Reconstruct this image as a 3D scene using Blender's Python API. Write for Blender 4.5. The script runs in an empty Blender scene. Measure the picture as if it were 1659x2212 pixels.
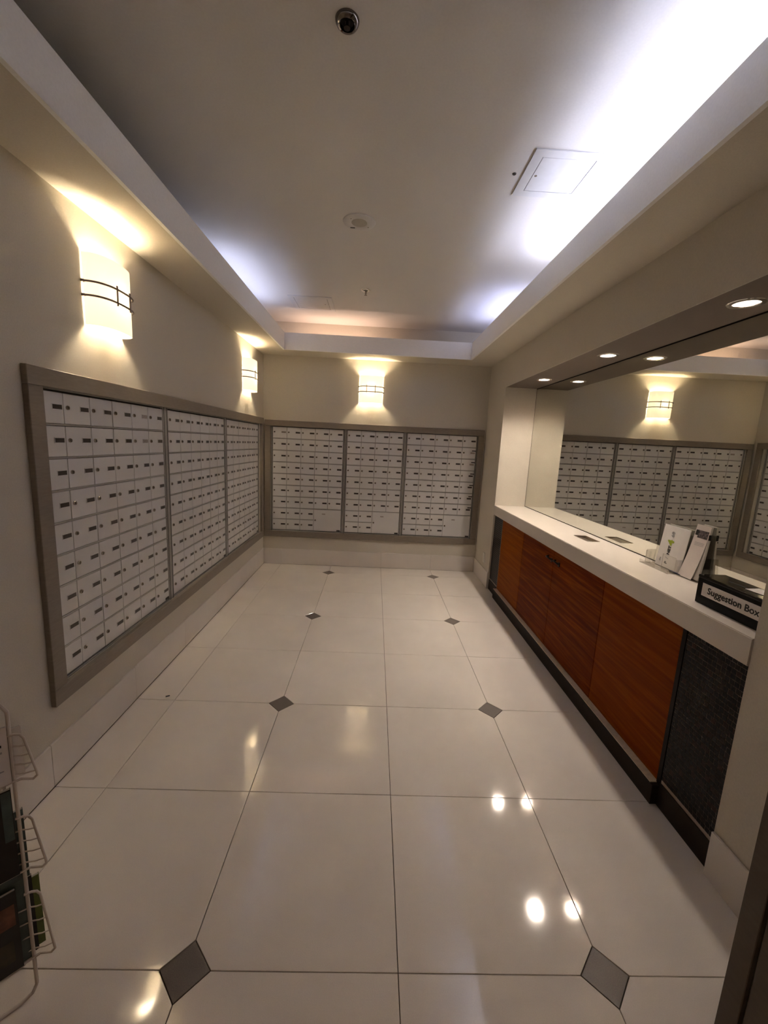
import bpy, bmesh, math, random
from mathutils import Vector, Matrix
random.seed(7)
S = bpy.context.scene
COL = S.collection
PI = math.pi

# ------------------------------------------------------------------ camera, world, exposure
cam_d = bpy.data.cameras.new('camera')
cam = bpy.data.objects.new('camera', cam_d)
COL.objects.link(cam)
RIGHT = (0.9985930791, -0.0208548201, 0.0487538597)
DOWN = (0.0446666867, -0.1647033206, -0.9853312658)
FWD = (0.0285788288, 0.9861226560, -0.1635400803)
CP = (0.47567, -0.95026, 1.50837)
cam.matrix_world = Matrix(((RIGHT[0], -DOWN[0], -FWD[0], CP[0]), (RIGHT[1], -DOWN[1], -FWD[1], CP[1]),
                           (RIGHT[2], -DOWN[2], -FWD[2], CP[2]), (0, 0, 0, 1)))
cam_d.sensor_fit = 'HORIZONTAL'
cam_d.sensor_width = 36.0
cam_d.lens = 885.61 / 1659 * 36.0
cam_d.clip_start = 0.02
S.camera = cam
w = bpy.data.worlds.new('world'); S.world = w; w.use_nodes = True
w.node_tree.nodes['Background'].inputs[0].default_value = (0.02, 0.018, 0.015, 1)
w.node_tree.nodes['Background'].inputs[1].default_value = 0.2
vs = S.view_settings
vs.view_transform = 'Standard'; vs.look = 'None'; vs.gamma = 1.0; vs.use_curve_mapping = False
vs.exposure = 3.12
S.cycles.use_denoising = True
S.cycles.denoiser = 'OPENIMAGEDENOISE'
S.cycles.max_bounces = 6
S.cycles.diffuse_bounces = 4
S.cycles.glossy_bounces = 4
S.cycles.transparent_max_bounces = 8
S.cycles.use_adaptive_sampling = True
S.cycles.adaptive_threshold = 0.1
S.cycles.sample_clamp_indirect = 20.0
S.cycles.blur_glossy = 0.25
S.cycles.caustics_reflective = True
S.cycles.caustics_refractive = False

# light strengths (radiance of the glowing surfaces)
SCONCE_BULB = 78.0
SCONCE_GLASS = 0.12
TUBE_RIGHT, TUBE_RIGHT_FAR, TUBE_LEFT, TUBE_BACK = 6.8, 3.4, 2.2, 3.1
DOWNLIGHT = (112.0, 126.0, 15.0)
LOBBY_FILL = 0.55  # added fill lamps, out of view behind the camera

# ------------------------------------------------------------------ room numbers (metres)
T = 0.61                              # floor tile
XL, XR, YB = -0.833, 1.77, 3.937      # wall faces
BL, BR, BB = -0.823, 1.758, 3.925     # skirting faces
YF = -2.6                             # wall behind the photographer
ZS, ZC = 2.44, 2.80                   # dropped soffit, tray ceiling
FL, FR, FB, FF, ZLIP = -0.528, 1.457, 3.62, -0.12, 2.612   # cove lip
NY0, NY1, NZ, MX = 0.305, 3.325, 2.135, 2.09               # niche and mirror plane
CZ = 0.927                            # counter top

# ------------------------------------------------------------------ materials
def newmat(name):
    m = bpy.data.materials.new(name); m.use_nodes = True
    nt = m.node_tree
    return m, nt, nt.nodes['Principled BSDF']
def setp(b, col, rough=0.5, metal=0.0, spec=None):
    b.inputs['Base Color'].default_value = (*col, 1)
    b.inputs['Roughness'].default_value = rough
    b.inputs['Metallic'].default_value = metal
    if spec is not None: b.inputs['Specular IOR Level'].default_value = spec
def noise_col(nt, b, c1, c2, scale=40, detail=4, lo=.35, hi=.65, coord='Object', stretch=None, bump=0, rough_amt=0):
    tc = nt.nodes.new('ShaderNodeTexCoord'); n = nt.nodes.new('ShaderNodeTexNoise')
    n.inputs['Scale'].default_value = scale; n.inputs['Detail'].default_value = detail
    src = tc.outputs[coord]
    if stretch:
        mp = nt.nodes.new('ShaderNodeMapping'); mp.inputs['Scale'].default_value = stretch
        nt.links.new(src, mp.inputs['Vector']); src = mp.outputs['Vector']
    nt.links.new(src, n.inputs['Vector'])
    r = nt.nodes.new('ShaderNodeValToRGB')
    r.color_ramp.elements[0].position = lo; r.color_ramp.elements[1].position = hi
    r.color_ramp.elements[0].color = (*c1, 1); r.color_ramp.elements[1].color = (*c2, 1)
    nt.links.new(n.outputs['Fac'], r.inputs['Fac'])
    nt.links.new(r.outputs['Color'], b.inputs['Base Color'])
    if bump:
        bp = nt.nodes.new('ShaderNodeBump'); bp.inputs['Strength'].default_value = bump; bp.inputs['Distance'].default_value = .002
        nt.links.new(n.outputs['Fac'], bp.inputs['Height']); nt.links.new(bp.outputs['Normal'], b.inputs['Normal'])
    return n, r
def plain(name, col, rough=.5, metal=0., spec=None, vary=0.0, scale=30, bump=0, stretch=None):
    m, nt, b = newmat(name); setp(b, col, rough, metal, spec)
    if vary:
        noise_col(nt, b, tuple(c*(1-vary) for c in col), tuple(min(1, c*(1+vary)) for c in col), scale, 4, stretch=stretch, bump=bump)
    return m
def emit(name, col, strength):
    m = bpy.data.materials.new(name); m.use_nodes = True; nt = m.node_tree
    nt.nodes.remove(nt.nodes['Principled BSDF'])
    e = nt.nodes.new('ShaderNodeEmission'); e.inputs[0].default_value = (*col, 1); e.inputs[1].default_value = strength
    nt.links.new(e.outputs[0], nt.nodes['Material Output'].inputs[0])
    return m
M = {}
M['wall'] = plain('wall_paint', (.60, .55, .465), .75, vary=.035, scale=180, bump=.15)
M['ceil'] = plain('ceiling_paint', (.66, .635, .61), .85, vary=.02, scale=120)
M['fascia'] = plain('cove_paint', (.88, .865, .85), .8, vary=.02, scale=120)
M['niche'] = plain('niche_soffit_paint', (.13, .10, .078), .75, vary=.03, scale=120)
M['grout'] = plain('grout', (.14, .115, .09), .9, vary=.1)
M['frame'] = plain('taupe_lacquer', (.235, .195, .155), .48, vary=.06, scale=25, stretch=(1, 1, 6))
M['alu'] = plain('satin_aluminium', (.69, .675, .665), .5, .12, vary=.04, scale=300, stretch=(1, 1, 14))
M['alu_edge'] = plain('aluminium_edge', (.42, .40, .38), .38, .6, vary=.03, scale=80)
M['chrome'] = plain('chrome', (.75, .73, .70), .12, 1.0)
M['lock'] = plain('lock_nickel', (.42, .38, .34), .25, 1.0)
M['black'] = plain('black_plastic', (.012, .011, .011), .35)
M['hole'] = plain('dark_cavity', (.01, .009, .008), .8)
M['slot'] = plain('card_window', (.035, .024, .019), .3, vary=.3, scale=60)
M['slot_pale'] = plain('card_window_pale', (.32, .27, .23), .35, vary=.3, scale=200)
M['label_black'] = plain('black_label', (.015, .014, .013), .4)
M['white'] = plain('white_plastic', (.72, .69, .63), .4)
M['panel'] = plain('access_panel_paint', (.60, .59, .585), .6, vary=.02)
M['gap'] = plain('shadow_gap', (.05, .045, .045), .8)  # near-black colour standing in for shade in seams
M['steel'] = plain('brushed_steel', (.46, .40, .33), .35, 1.0, vary=.08, scale=60, stretch=(1, 18, 1))
M['bronze'] = plain('rod_nickel', (.24, .19, .17), .45, .7)
M['paper'] = plain('paper', (.78, .74, .70), .7, vary=.02)
M['paper_pink'] = plain('paper_warm', (.74, .66, .61), .7, vary=.02)
M['ink'] = plain('black_ink', (.012, .012, .012), .6)
M['ink_grey'] = plain('grey_ink', (.35, .34, .34), .6)
M['green'] = plain('lime_ink', (.36, .44, .03), .6)
M['navy'] = plain('navy_plastic', (.02, .018, .06), .3)
M['photo'] = plain('printed_photo', (.09, .07, .07), .5, vary=.9, scale=90)
M['wire'] = plain('white_wire', (.66, .60, .54), .4)
M['teal'] = plain('teal_cover', (.055, .085, .08), .35, vary=.35, scale=18)
M['cover_black'] = plain('black_cover', (.012, .010, .009), .35, vary=.4, scale=20)
M['cover_dark'] = plain('dark_photo_cover', (.030, .022, .008), .35, vary=.95, scale=14)
M['cover_orange'] = plain('rust_photo', (.16, .06, .028), .4, vary=.55, scale=22)
M['cover_green'] = plain('olive_cover', (.12, .15, .025), .4, vary=.25, scale=20)
M['pages'] = plain('page_edges', (.46, .43, .39), .8, vary=.08, scale=200, stretch=(1, 1, .05))
M['tube_fix'] = plain('batten_white', (.6, .6, .6), .5)
M['toe'] = plain('plinth_dark', (.022, .014, .009), .5, spec=.15, vary=.15, scale=20)
M['ledge'] = plain('ledge_stone', (.62, .52, .40), .4, vary=.08, scale=60)
M['jamb'] = plain('door_frame_brown', (.085, .058, .036), .5, vary=.08, scale=20, stretch=(1, 1, 5))
M['brown_dark'] = plain('cabinet_edge_dark', (.010, .005, .003), .4, spec=.1)
M['handle'] = plain('handle_pewter', (.05, .042, .036), .35, .8)

def stone(name, c, amt, rough, coat=0.0):
    m, nt, b = newmat(name); setp(b, c, rough)
    tc = nt.nodes.new('ShaderNodeTexCoord')
    n1 = nt.nodes.new('ShaderNodeTexNoise'); n1.inputs['Scale'].default_value = 350; n1.inputs['Detail'].default_value = 2
    n2 = nt.nodes.new('ShaderNodeTexNoise'); n2.inputs['Scale'].default_value = 3; n2.inputs['Detail'].default_value = 4
    nt.links.new(tc.outputs['Object'], n1.inputs['Vector']); nt.links.new(tc.outputs['Object'], n2.inputs['Vector'])
    mx = nt.nodes.new('ShaderNodeMath'); mx.operation = 'MULTIPLY_ADD'; mx.inputs[1].default_value = .5
    nt.links.new(n1.outputs['Fac'], mx.inputs[0])
    m2 = nt.nodes.new('ShaderNodeMath'); m2.operation = 'MULTIPLY'; m2.inputs[1].default_value = .5
    nt.links.new(n2.outputs['Fac'], m2.inputs[0]); nt.links.new(m2.outputs[0], mx.inputs[2])
    r = nt.nodes.new('ShaderNodeValToRGB'); r.color_ramp.elements[0].position = .3; r.color_ramp.elements[1].position = .7
    r.color_ramp.elements[0].color = (*[x*(1-amt) for x in c], 1); r.color_ramp.elements[1].color = (*[min(1, x*(1+amt)) for x in c], 1)
    nt.links.new(mx.outputs[0], r.inputs['Fac']); nt.links.new(r.outputs['Color'], b.inputs['Base Color'])
    return m
M['tile'] = stone('porcelain_tile', (.745, .685, .62), .07, .065)
M['skirt'] = stone('skirting_tile', (.70, .645, .59), .07, .35)
M['diamond'] = stone('grey_inlay', (.14, .115, .098), .35, .5)
M['quartz'] = stone('quartz_top', (.70, .64, .565), .05, .22)

def wood(name, c1, c2, c3):
    m, nt, b = newmat(name); b.inputs['Roughness'].default_value = .45; b.inputs['Specular IOR Level'].default_value = .03
    tc = nt.nodes.new('ShaderNodeTexCoord'); mp = nt.nodes.new('ShaderNodeMapping')
    mp.inputs['Scale'].default_value = (6, 1.1, 26); mp.inputs['Rotation'].default_value = (math.radians(8), 0, 0)
    nt.links.new(tc.outputs['Object'], mp.inputs['Vector'])
    n = nt.nodes.new('ShaderNodeTexNoise'); n.inputs['Scale'].default_value = 1.6; n.inputs['Detail'].default_value = 7; n.inputs['Distortion'].default_value = .8
    nt.links.new(mp.outputs['Vector'], n.inputs['Vector'])
    r = nt.nodes.new('ShaderNodeValToRGB'); e = r.color_ramp.elements
    e[0].position = .32; e[0].color = (*c1, 1); e[1].position = .72; e[1].color = (*c3, 1)
    k = e.new(.5); k.color = (*c2, 1)
    nt.links.new(n.outputs['Fac'], r.inputs['Fac']); nt.links.new(r.outputs['Color'], b.inputs['Base Color'])
    return m
M['wood_a'] = wood('honey_veneer', (.20, .040, .001), (.245, .056, .001), (.30, .082, .003))
M['wood_b'] = wood('red_veneer', (.105, .014, .001), (.165, .027, .001), (.27, .062, .003))
M['wood_c'] = wood('amber_veneer', (.18, .030, .001), (.22, .042, .001), (.28, .066, .003))
M['mos'] = [plain('glass_mosaic_black', (.003, .003, .003), .3, spec=.12), plain('glass_mosaic_ink', (.005, .005, .006), .3, spec=.12),
            plain('glass_mosaic_brown', (.010, .005, .003), .3, spec=.12), plain('glass_mosaic_rust', (.022, .008, .005), .3, spec=.12)]
M['mos_grout'] = plain('mosaic_grout', (.40, .33, .28), .9)

def mirror_mat():
    m, nt, b = newmat('mirror_silver'); setp(b, (.74, .74, .68), .0, 1.0); b.inputs['Roughness'].default_value = .004
    return m
M['mirror'] = mirror_mat()
def acrylic():
    m = bpy.data.materials.new('clear_acrylic'); m.use_nodes = True; nt = m.node_tree
    nt.nodes.remove(nt.nodes['Principled BSDF'])
    t = nt.nodes.new('ShaderNodeBsdfTransparent'); t.inputs[0].default_value = (.93, .92, .90, 1)
    g = nt.nodes.new('ShaderNodeBsdfGlossy'); g.inputs['Roughness'].default_value = .05
    f = nt.nodes.new('ShaderNodeMath'); f.operation = 'MULTIPLY_ADD'; f.inputs[1].default_value = .35; f.inputs[2].default_value = .05
    lw = nt.nodes.new('ShaderNodeLayerWeight'); lw.inputs[0].default_value = .25; nt.links.new(lw.outputs['Facing'], f.inputs[0])
    mx = nt.nodes.new('ShaderNodeMixShader')
    nt.links.new(f.outputs[0], mx.inputs[0]); nt.links.new(t.outputs[0], mx.inputs[1]); nt.links.new(g.outputs[0], mx.inputs[2])
    nt.links.new(mx.outputs[0], nt.nodes['Material Output'].inputs[0])
    return m
M['acrylic'] = acrylic()
M['acrylic_edge'] = plain('acrylic_edge', (.55, .50, .46), .2)
WARM = (1.0, .82, .56)
def sconce_glass():
    m = bpy.data.materials.new('opal_glass'); m.use_nodes = True; nt = m.node_tree
    nt.nodes.remove(nt.nodes['Principled BSDF'])
    tr = nt.nodes.new('ShaderNodeBsdfTranslucent'); tr.inputs[0].default_value = (.19, .172, .142, 1)
    di = nt.nodes.new('ShaderNodeBsdfDiffuse'); di.inputs[0].default_value = (.75, .70, .62, 1)
    mx = nt.nodes.new('ShaderNodeMixShader'); mx.inputs[0].default_value = .55
    nt.links.new(di.outputs[0], mx.inputs[1]); nt.links.new(tr.outputs[0], mx.inputs[2])
    em = nt.nodes.new('ShaderNodeEmission'); em.inputs[0].default_value = (1, .83, .56, 1); em.inputs[1].default_value = SCONCE_GLASS
    ad = nt.nodes.new('ShaderNodeAddShader')
    nt.links.new(mx.outputs[0], ad.inputs[0]); nt.links.new(em.outputs[0], ad.inputs[1])
    nt.links.new(ad.outputs[0], nt.nodes['Material Output'].inputs[0])
    return m
M['opal'] = sconce_glass()
M['bulb'] = emit('warm_bulb', WARM, SCONCE_BULB)
M['tube_r'] = emit('cool_tube', (.70, .75, 1.0), TUBE_RIGHT)
M['tube_rf'] = emit('blue_tube', (.56, .62, 1.0), TUBE_RIGHT_FAR)
M['tube_l'] = emit('ice_tube', (.60, .67, 1.0), TUBE_LEFT)
M['tube_b'] = emit('pink_tube', (1.0, .68, .52), TUBE_BACK)
M['lamp'] = [emit('halogen_lens', (1.0, .87, .74), d) for d in DOWNLIGHT]
M['lobby'] = emit('lobby_fill_glow', (1.0, .62, .42), LOBBY_FILL)
M['reflector'] = plain('can_reflector', (.62, .55, .52), .3, .8)

# ------------------------------------------------------------------ mesh helpers
def box(bm, x0, x1, y0, y1, z0, z1):
    v = [bm.verts.new(p) for p in ((x0, y0, z0), (x1, y0, z0), (x1, y1, z0), (x0, y1, z0), (x0, y0, z1), (x1, y0, z1), (x1, y1, z1), (x0, y1, z1))]
    return [bm.faces.new([v[i] for i in f]) for f in ((3, 2, 1, 0), (4, 5, 6, 7), (0, 1, 5, 4), (1, 2, 6, 5), (2, 3, 7, 6), (3, 0, 4, 7))]
def prism(bm, poly, z0, z1, axis='z'):
    f = {'z': lambda a, b, c: (a, b, c), 'y': lambda a, b, c: (a, c, b), 'x': lambda a, b, c: (c, a, b)}[axis]
    lo = [bm.verts.new(f(a, b, z0)) for a, b in poly]; hi = [bm.verts.new(f(a, b, z1)) for a, b in poly]
    n = len(poly)
    bm.faces.new(lo[::-1]); bm.faces.new(hi)
    for i in range(n): bm.faces.new((lo[i], lo[(i+1) % n], hi[(i+1) % n], hi[i]))
def lathe(bm, prof, n=24, M_=None, close=False):
    rings = []
    for r, z in prof:
        if r < 1e-6: rings.append([bm.verts.new((0, 0, z))])
        else: rings.append([bm.verts.new((r*math.cos(2*PI*i/n), r*math.sin(2*PI*i/n), z)) for i in range(n)])
    new = [v for q in rings for v in q]
    for a, b in zip(rings, rings[1:]):
        if len(a) == 1 and len(b) == 1: continue
        for i in range(n):
            j = (i+1) % n
            if len(a) == 1: bm.faces.new((a[0], b[j], b[i]))
            elif len(b) == 1: bm.faces.new((a[i], a[j], b[0]))
            else: bm.faces.new((a[i], a[j], b[j], b[i]))
    if M_ is not None: bmesh.ops.transform(bm, matrix=M_, verts=new)
    return new
def tube(bm, pts, r, n=8, cap=True):
    pts = [Vector(p) for p in pts]; rings = []; prev = None
    for i, p in enumerate(pts):
        if i == 0: t = pts[1]-p
        elif i == len(pts)-1: t = p-pts[i-1]
        else: t = (pts[i+1]-p).normalized()+(p-pts[i-1]).normalized()
        t.normalize()
        if prev is None:
            a = Vector((0, 0, 1)) if abs(t.z) < .9 else Vector((1, 0, 0))
            u = t.cross(a).normalized()
        else:
            u = (prev - t*prev.dot(t)).normalized()
        prev = u; v = t.cross(u)
        rings.append([bm.verts.new(p+u*r*math.cos(2*PI*k/n)+v*r*math.sin(2*PI*k/n)) for k in range(n)])
    for a, b in zip(rings, rings[1:]):
        for k in range(n): bm.faces.new((a[k], a[(k+1) % n], b[(k+1) % n], b[k]))
    if cap: bm.faces.new(rings[0][::-1]); bm.faces.new(rings[-1])
def bevel(bm, w, seg=1):
    bmesh.ops.bevel(bm, geom=bm.edges[:], offset=w, segments=seg, affect='EDGES', profile=.5, clamp_overlap=True)
def mesh_of(name, bm, mat, smooth=False):
    bmesh.ops.recalc_face_normals(bm, faces=bm.faces)
    me = bpy.data.meshes.new(name); bm.to_mesh(me); bm.free()
    for m_ in (mat if isinstance(mat, list) else [mat]): me.materials.append(m_)
    if smooth:
        for p in me.polygons: p.use_smooth = True
        me.set_sharp_from_angle(angle=math.radians(35))
    return me
def put(name, me, parent=None, loc=(0, 0, 0), rot=(0, 0, 0)):
    o = bpy.data.objects.new(name, me); COL.objects.link(o)
    o.parent = parent; o.location = loc; o.rotation_euler = rot
    return o
def mk(name, bm, mat, parent=None, world=False, smooth=False, loc=(0, 0, 0)):
    if world and parent is not None:
        bmesh.ops.transform(bm, matrix=wm(parent).inverted(), verts=bm.verts)
    return put(name, mesh_of(name, bm, mat, smooth), parent, loc)
def wm(o):
    m = Matrix.Translation(o.location) @ o.rotation_euler.to_matrix().to_4x4()
    return wm(o.parent) @ m if o.parent else m
def tag(o, label, cat, group=None):
    o['label'] = label; o['category'] = cat
    if group: o['group'] = group
    return o
def thing(name, label, cat, loc=(0, 0, 0), rotz=0.0, group=None):
    o = bpy.data.objects.new(name, None); COL.objects.link(o)
    o.location = loc; o.rotation_euler = (0, 0, rotz); o.empty_display_size = .05
    return tag(o, label, cat, group)
def struct(name, bm, mat, parent=None, label=None):
    o = mk(name, bm, mat, parent)
    if parent is None: o['kind'] = 'structure'
    if label: o['label'] = label
    return o
def bx(x0, x1, y0, y1, z0, z1, bev=0.0, seg=1):
    bm = bmesh.new(); box(bm, x0, x1, y0, y1, z0, z1)
    if bev: bevel(bm, bev, seg)
    return bm
def text_mesh(name, body, size, mat, offset=0.0, extrude=0.0002, align='LEFT', shear=0):
    cu = bpy.data.curves.new(name, 'FONT'); cu.body = body; cu.size = size
    cu.extrude = extrude; cu.align_x = align; cu.resolution_u = 3; cu.shear = shear
    o = bpy.data.objects.new(name, cu); COL.objects.link(o)
    dg = bpy.context.evaluated_depsgraph_get(); dg.update()
    me = bpy.data.meshes.new_from_object(o.evaluated_get(dg))
    bpy.data.objects.remove(o); bpy.data.curves.remove(cu)
    if offset:                      # bold: the outline laid over itself a little shifted
        bm = bmesh.new()
        for i, (dx, dy) in enumerate(((0, 0), (1, 0), (-1, 0), (0, 1), (0, -1))):
            k = len(bm.verts); bm.from_mesh(me); bm.verts.ensure_lookup_table()
            for v in bm.verts[k:]: v.co += Vector((dx*offset, dy*offset, i*.00002))
        bm.to_mesh(me); bm.free()
    me.name = name; me.materials.clear(); me.materials.append(mat)
    return me

# ------------------------------------------------------------------ room shell
def clip(poly, ax, val, keep_less):
    out = []
    for i in range(len(poly)):
        a, b = poly[i], poly[(i+1) % len(poly)]
        ia = (a[ax] <= val) == keep_less; ib = (b[ax] <= val) == keep_less
        if ia: out.append(a)
        if ia != ib:
            t = (val-a[ax])/(b[ax]-a[ax]); out.append((a[0]+t*(b[0]-a[0]), a[1]+t*(b[1]-a[1])))
    return out
def inset(poly, d):
    n = len(poly); lines = []
    area = sum(poly[i][0]*poly[(i+1) % n][1]-poly[(i+1) % n][0]*poly[i][1] for i in range(n))
    if area < 0: poly = poly[::-1]
    for i in range(n):
        a, b = poly[i], poly[(i+1) % n]; L = math.hypot(b[0]-a[0], b[1]-a[1])
        nx, ny = -(b[1]-a[1])/L, (b[0]-a[0])/L
        lines.append((nx, ny, nx*a[0]+ny*a[1]+d))
    out = []
    for i in range(n):
        a, b = lines[i-1], lines[i]; D = a[0]*b[1]-a[1]*b[0]
        out.append(((a[2]*b[1]-a[1]*b[2])/D, (a[0]*b[2]-a[2]*b[0])/D))
    return out
floor = struct('floor', bx(XL-.12, 2.25, YF-.1, YB+.12, -.12, -.009), M['grout'])
JW = .0012
HD = .0726
def floor_piece(name, poly, mat):
    p = inset(poly, JW)
    bm = bmesh.new(); prism(bm, p, -.010, 0)
    ed = [e for e in bm.edges if all(abs(v.co.z) < 1e-6 for v in e.verts)]
    bmesh.ops.bevel(bm, geom=ed, offset=.0007, segments=1, affect='EDGES')
    mk(name, bm, mat, floor)
FX0, FX1, FY0, FY1 = BL+.0006, 1.80, YF, BB-.0006
for c in range(-2, 3):
    for r in range(-5, 7):
        corners = [(c, r), (c+1, r), (c+1, r+1), (c, r+1)]
        poly = []
        for i, (a, b) in enumerate(corners):
            if a % 2 == 0 and b % 2 == 0:
                pa = corners[i-1]; pb = corners[(i+1) % 4]; k = HD/T
                poly.append(((a+(pa[0]-a)*k)*T, (b+(pa[1]-b)*k)*T)); poly.append(((a+(pb[0]-a)*k)*T, (b+(pb[1]-b)*k)*T))
            else: poly.append((a*T, b*T))
        for ax, val, less in ((0, FX0, False), (0, FX1, True), (1, FY0, False), (1, FY1, True)):
            if poly: poly = clip(poly, ax, val, less)
        if len(poly) > 2: floor_piece('tile', poly, M['tile'])
for c in (0, 2):
    for r in range(-4, 7, 2):
        poly = [(c*T-HD, r*T), (c*T, r*T-HD), (c*T+HD, r*T), (c*T, r*T+HD)]
        poly = clip(poly, 1, FY0, False)
        if len(poly) > 2: floor_piece('diamond_inlay', poly, M['diamond'])

# mailbox openings
LY0, LY1, LZ0, LZ1 = .655, 3.775, .416, 1.670
KX0, KX1, KZ0, KZ1 = -.746, 1.694, .410, 1.664
bm = bmesh.new()
x0, x1 = XL-.14, XL
for a in ((YF, LY0, 0, 2.9), (LY1, YB+.14, 0, 2.9), (LY0, LY1, 0, LZ0), (LY0, LY1, LZ1, 2.9)): box(bm, x0, x1, *a)
box(bm, x0-.02, x0, YF, YB+.14, 0, 2.9)
struct('wall_left', bm, M['wall'])
bm = bmesh.new()
y0, y1 = YB, YB+.14
for a, b, c, d in ((XL, KX0, 0, 2.9), (KX1, 2.25, 0, 2.9), (KX0, KX1, 0, KZ0), (KX0, KX1, KZ1, 2.9)): box(bm, a, b, y0, y1, c, d)
box(bm, XL, 2.25, y1, y1+.02, 0, 2.9)
struct('wall_back', bm, M['wall'])
DLX, DLY = 1.937, (2.776, 1.768, .778)
bm = bmesh.new()
box(bm, XR, 2.25, NY1, YB, 0, 2.9)
box(bm, XR, 2.25, YF, NY0, 0, 2.9)
box(bm, XR, XR+.003, NY0, NY1, NZ, NZ+.013); box(bm, XR, XR+.02, NY0, NY1, NZ+.013, 2.9)
box(bm, MX+.012, 2.25, NY0, NY1, 0, 2.9)
hs = .043
struct('wall_right', bm, M['wall'])
bm = bmesh.new()
box(bm, XR+.003, DLX-hs, NY0, NY1, NZ, NZ+.012); box(bm, DLX+hs, MX+.012, NY0, NY1, NZ, NZ+.012)
ys = [NY0]+sorted(sum(([y-hs, y+hs] for y in DLY), []))+[NY1]
for i in range(0, len(ys), 2): box(bm, DLX-hs, DLX+hs, ys[i], ys[i+1], NZ, NZ+.012)
struct('trim_4', bm, M['niche'], label='taupe soffit of the counter niche')
struct('wall_front', bx(XL, XR, YF-.1, YF, 0, 2.9), M['wall'])
struct('ceiling', bx(XL, XR, -.3, YB, ZC, ZC+.06), M['ceil'])
bm = bmesh.new()
box(bm, XL, FL-.018, FF, YB, ZS, ZS+.012); box(bm, FR+.018, XR, FF, YB, ZS, ZS+.012)
box(bm, FL-.018, FR+.018, FB+.018, YB, ZS, ZS+.012); box(bm, XL, XR, YF, FF-.018, ZS, ZS+.012)
box(bm, XL, FL-.018, FF-.018, FF, ZS, ZS+.012); box(bm, FR+.018, XR, FF-.018, FF, ZS, ZS+.012)
struct('trim_1', bm, M['wall'], label='dropped soffit around the tray ceiling')
bm = bmesh.new()
prof = [(FL, FF), (FR, FF), (FR, FB), (FL, FB)]; o_ = .018
outer = [(FL-o_, FF-o_), (FR+o_, FF-o_), (FR+o_, FB+o_), (FL-o_, FB+o_)]
V = [[bm.verts.new((x, y, z)) for x, y in q] for q in (prof, outer) for z in (ZS, ZLIP)]
for i in range(4):
    j = (i+1) % 4
    for a, b in ((0, 1), (1, 3), (3, 2), (2, 0)): bm.faces.new((V[a][i], V[a][j], V[b][j], V[b][i]))
struct('trim_2', bm, M['fascia'], label='pale cove lip hiding the light tubes')

# skirting of upright tiles
def skirting(name, runs, h=.19):
    root = None
    for (x0, x1, y0, y1) in runs:
        bm = bx(x0, x1, y0, y1, 0.001, h, .0012)
        if root is None:
            root = bpy.data.objects.new(name, None); COL.objects.link(root); root['kind'] = 'structure'
        mk('skirting_tile', bm, M['skirt'], root)
g = .0008
ysl = [YF]+[r*T for r in range(-4, 7)]+[BB]
skirting('baseboard_left', [(XL+.0005, BL, a+g, b-g) for a, b in zip(ysl, ysl[1:])], .195)
xsb = [BL, -T, 0, T, 2*T, BR]
skirting('baseboard_back', [(a+g, b-g, BB, YB-.0005) for a, b in zip(xsb, xsb[1:])])
skirting('baseboard_right', [(BR, XR-.0005, NY1+.002, BB-g), (BR, XR-.0005, 0.02, NY0-.002)], .18)

# pier and brown door casing where the room opens to the lobby
struct('wall_entry', bx(1.420, XR, -.36, -.165, 0, ZS), M['wall'])
tr = bpy.data.objects.new('trim_3', None); COL.objects.link(tr); tr['kind'] = 'structure'; tr['label'] = 'brown door casing at the entrance'
mk('jamb_lining', bx(1.405, 1.4195, -.199, -.150, .0005, 2.43, .0015), M['jamb'], tr)
mk('jamb_lining', bx(1.405, 1.4195, -.375, -.209, .0005, 2.43, .0015), M['jamb'], tr)
mk('casing_board', bx(1.4205, 1.50, -.1645, -.150, .0005, 2.43, .0015), M['jamb'], tr)

# ------------------------------------------------------------------ mailboxes
def lock_mesh():
    bm = bmesh.new()
    R = Matrix.Rotation(PI/2, 4, 'X')       # lathe axis z -> -y (out of the door)
    lathe(bm, [(.0, .0), (.0092, .0), (.0092, .004), (.0080, .0062), (.0062, .0062), (.0058, .0052), (.0, .0052)], 14, R)
    a = len(bm.faces)
    f = box(bm, -.0011, .0011, -.0060, -.0050, -.0045, .0045)
    for q in f: q.material_index = 1
    return mesh_of('lock', bm, [M['lock'], M['hole']], False)
def slot_mesh(mat, w=.052, h=.0185):
    bm = bmesh.new()
    box(bm, -w/2, w/2, -.0006, .0004, -h/2, h/2)
    for q in bm.faces: q.material_index = 0
    e = .0022
    for a in ((-w/2-e, w/2+e, h/2, h/2+e), (-w/2-e, w/2+e, -h/2-e, -h/2), (-w/2-e, -w/2, -h/2, h/2), (w/2, w/2+e, -h/2, h/2)):
        for q in box(bm, a[0], a[1], -.0016, .0004, a[2], a[3]): q.material_index = 1
    return mesh_of('name_slot', bm, [mat, M['alu']])
LOCK, SLOT, SLOTP = lock_mesh(), slot_mesh(M['slot']), slot_mesh(M['slot_pale'])
SLOTS = slot_mesh(M['slot_pale'], .04, .012)
doorcache = {}
def door_mesh(w, h):
    k = (round(w, 4), round(h, 4))
    if k not in doorcache: doorcache[k] = mesh_of('door', bx(-w/2, w/2, -.004, .006, -h/2, h/2, .0012), M['alu'])
    return doorcache[k]
RP = .1365
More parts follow.
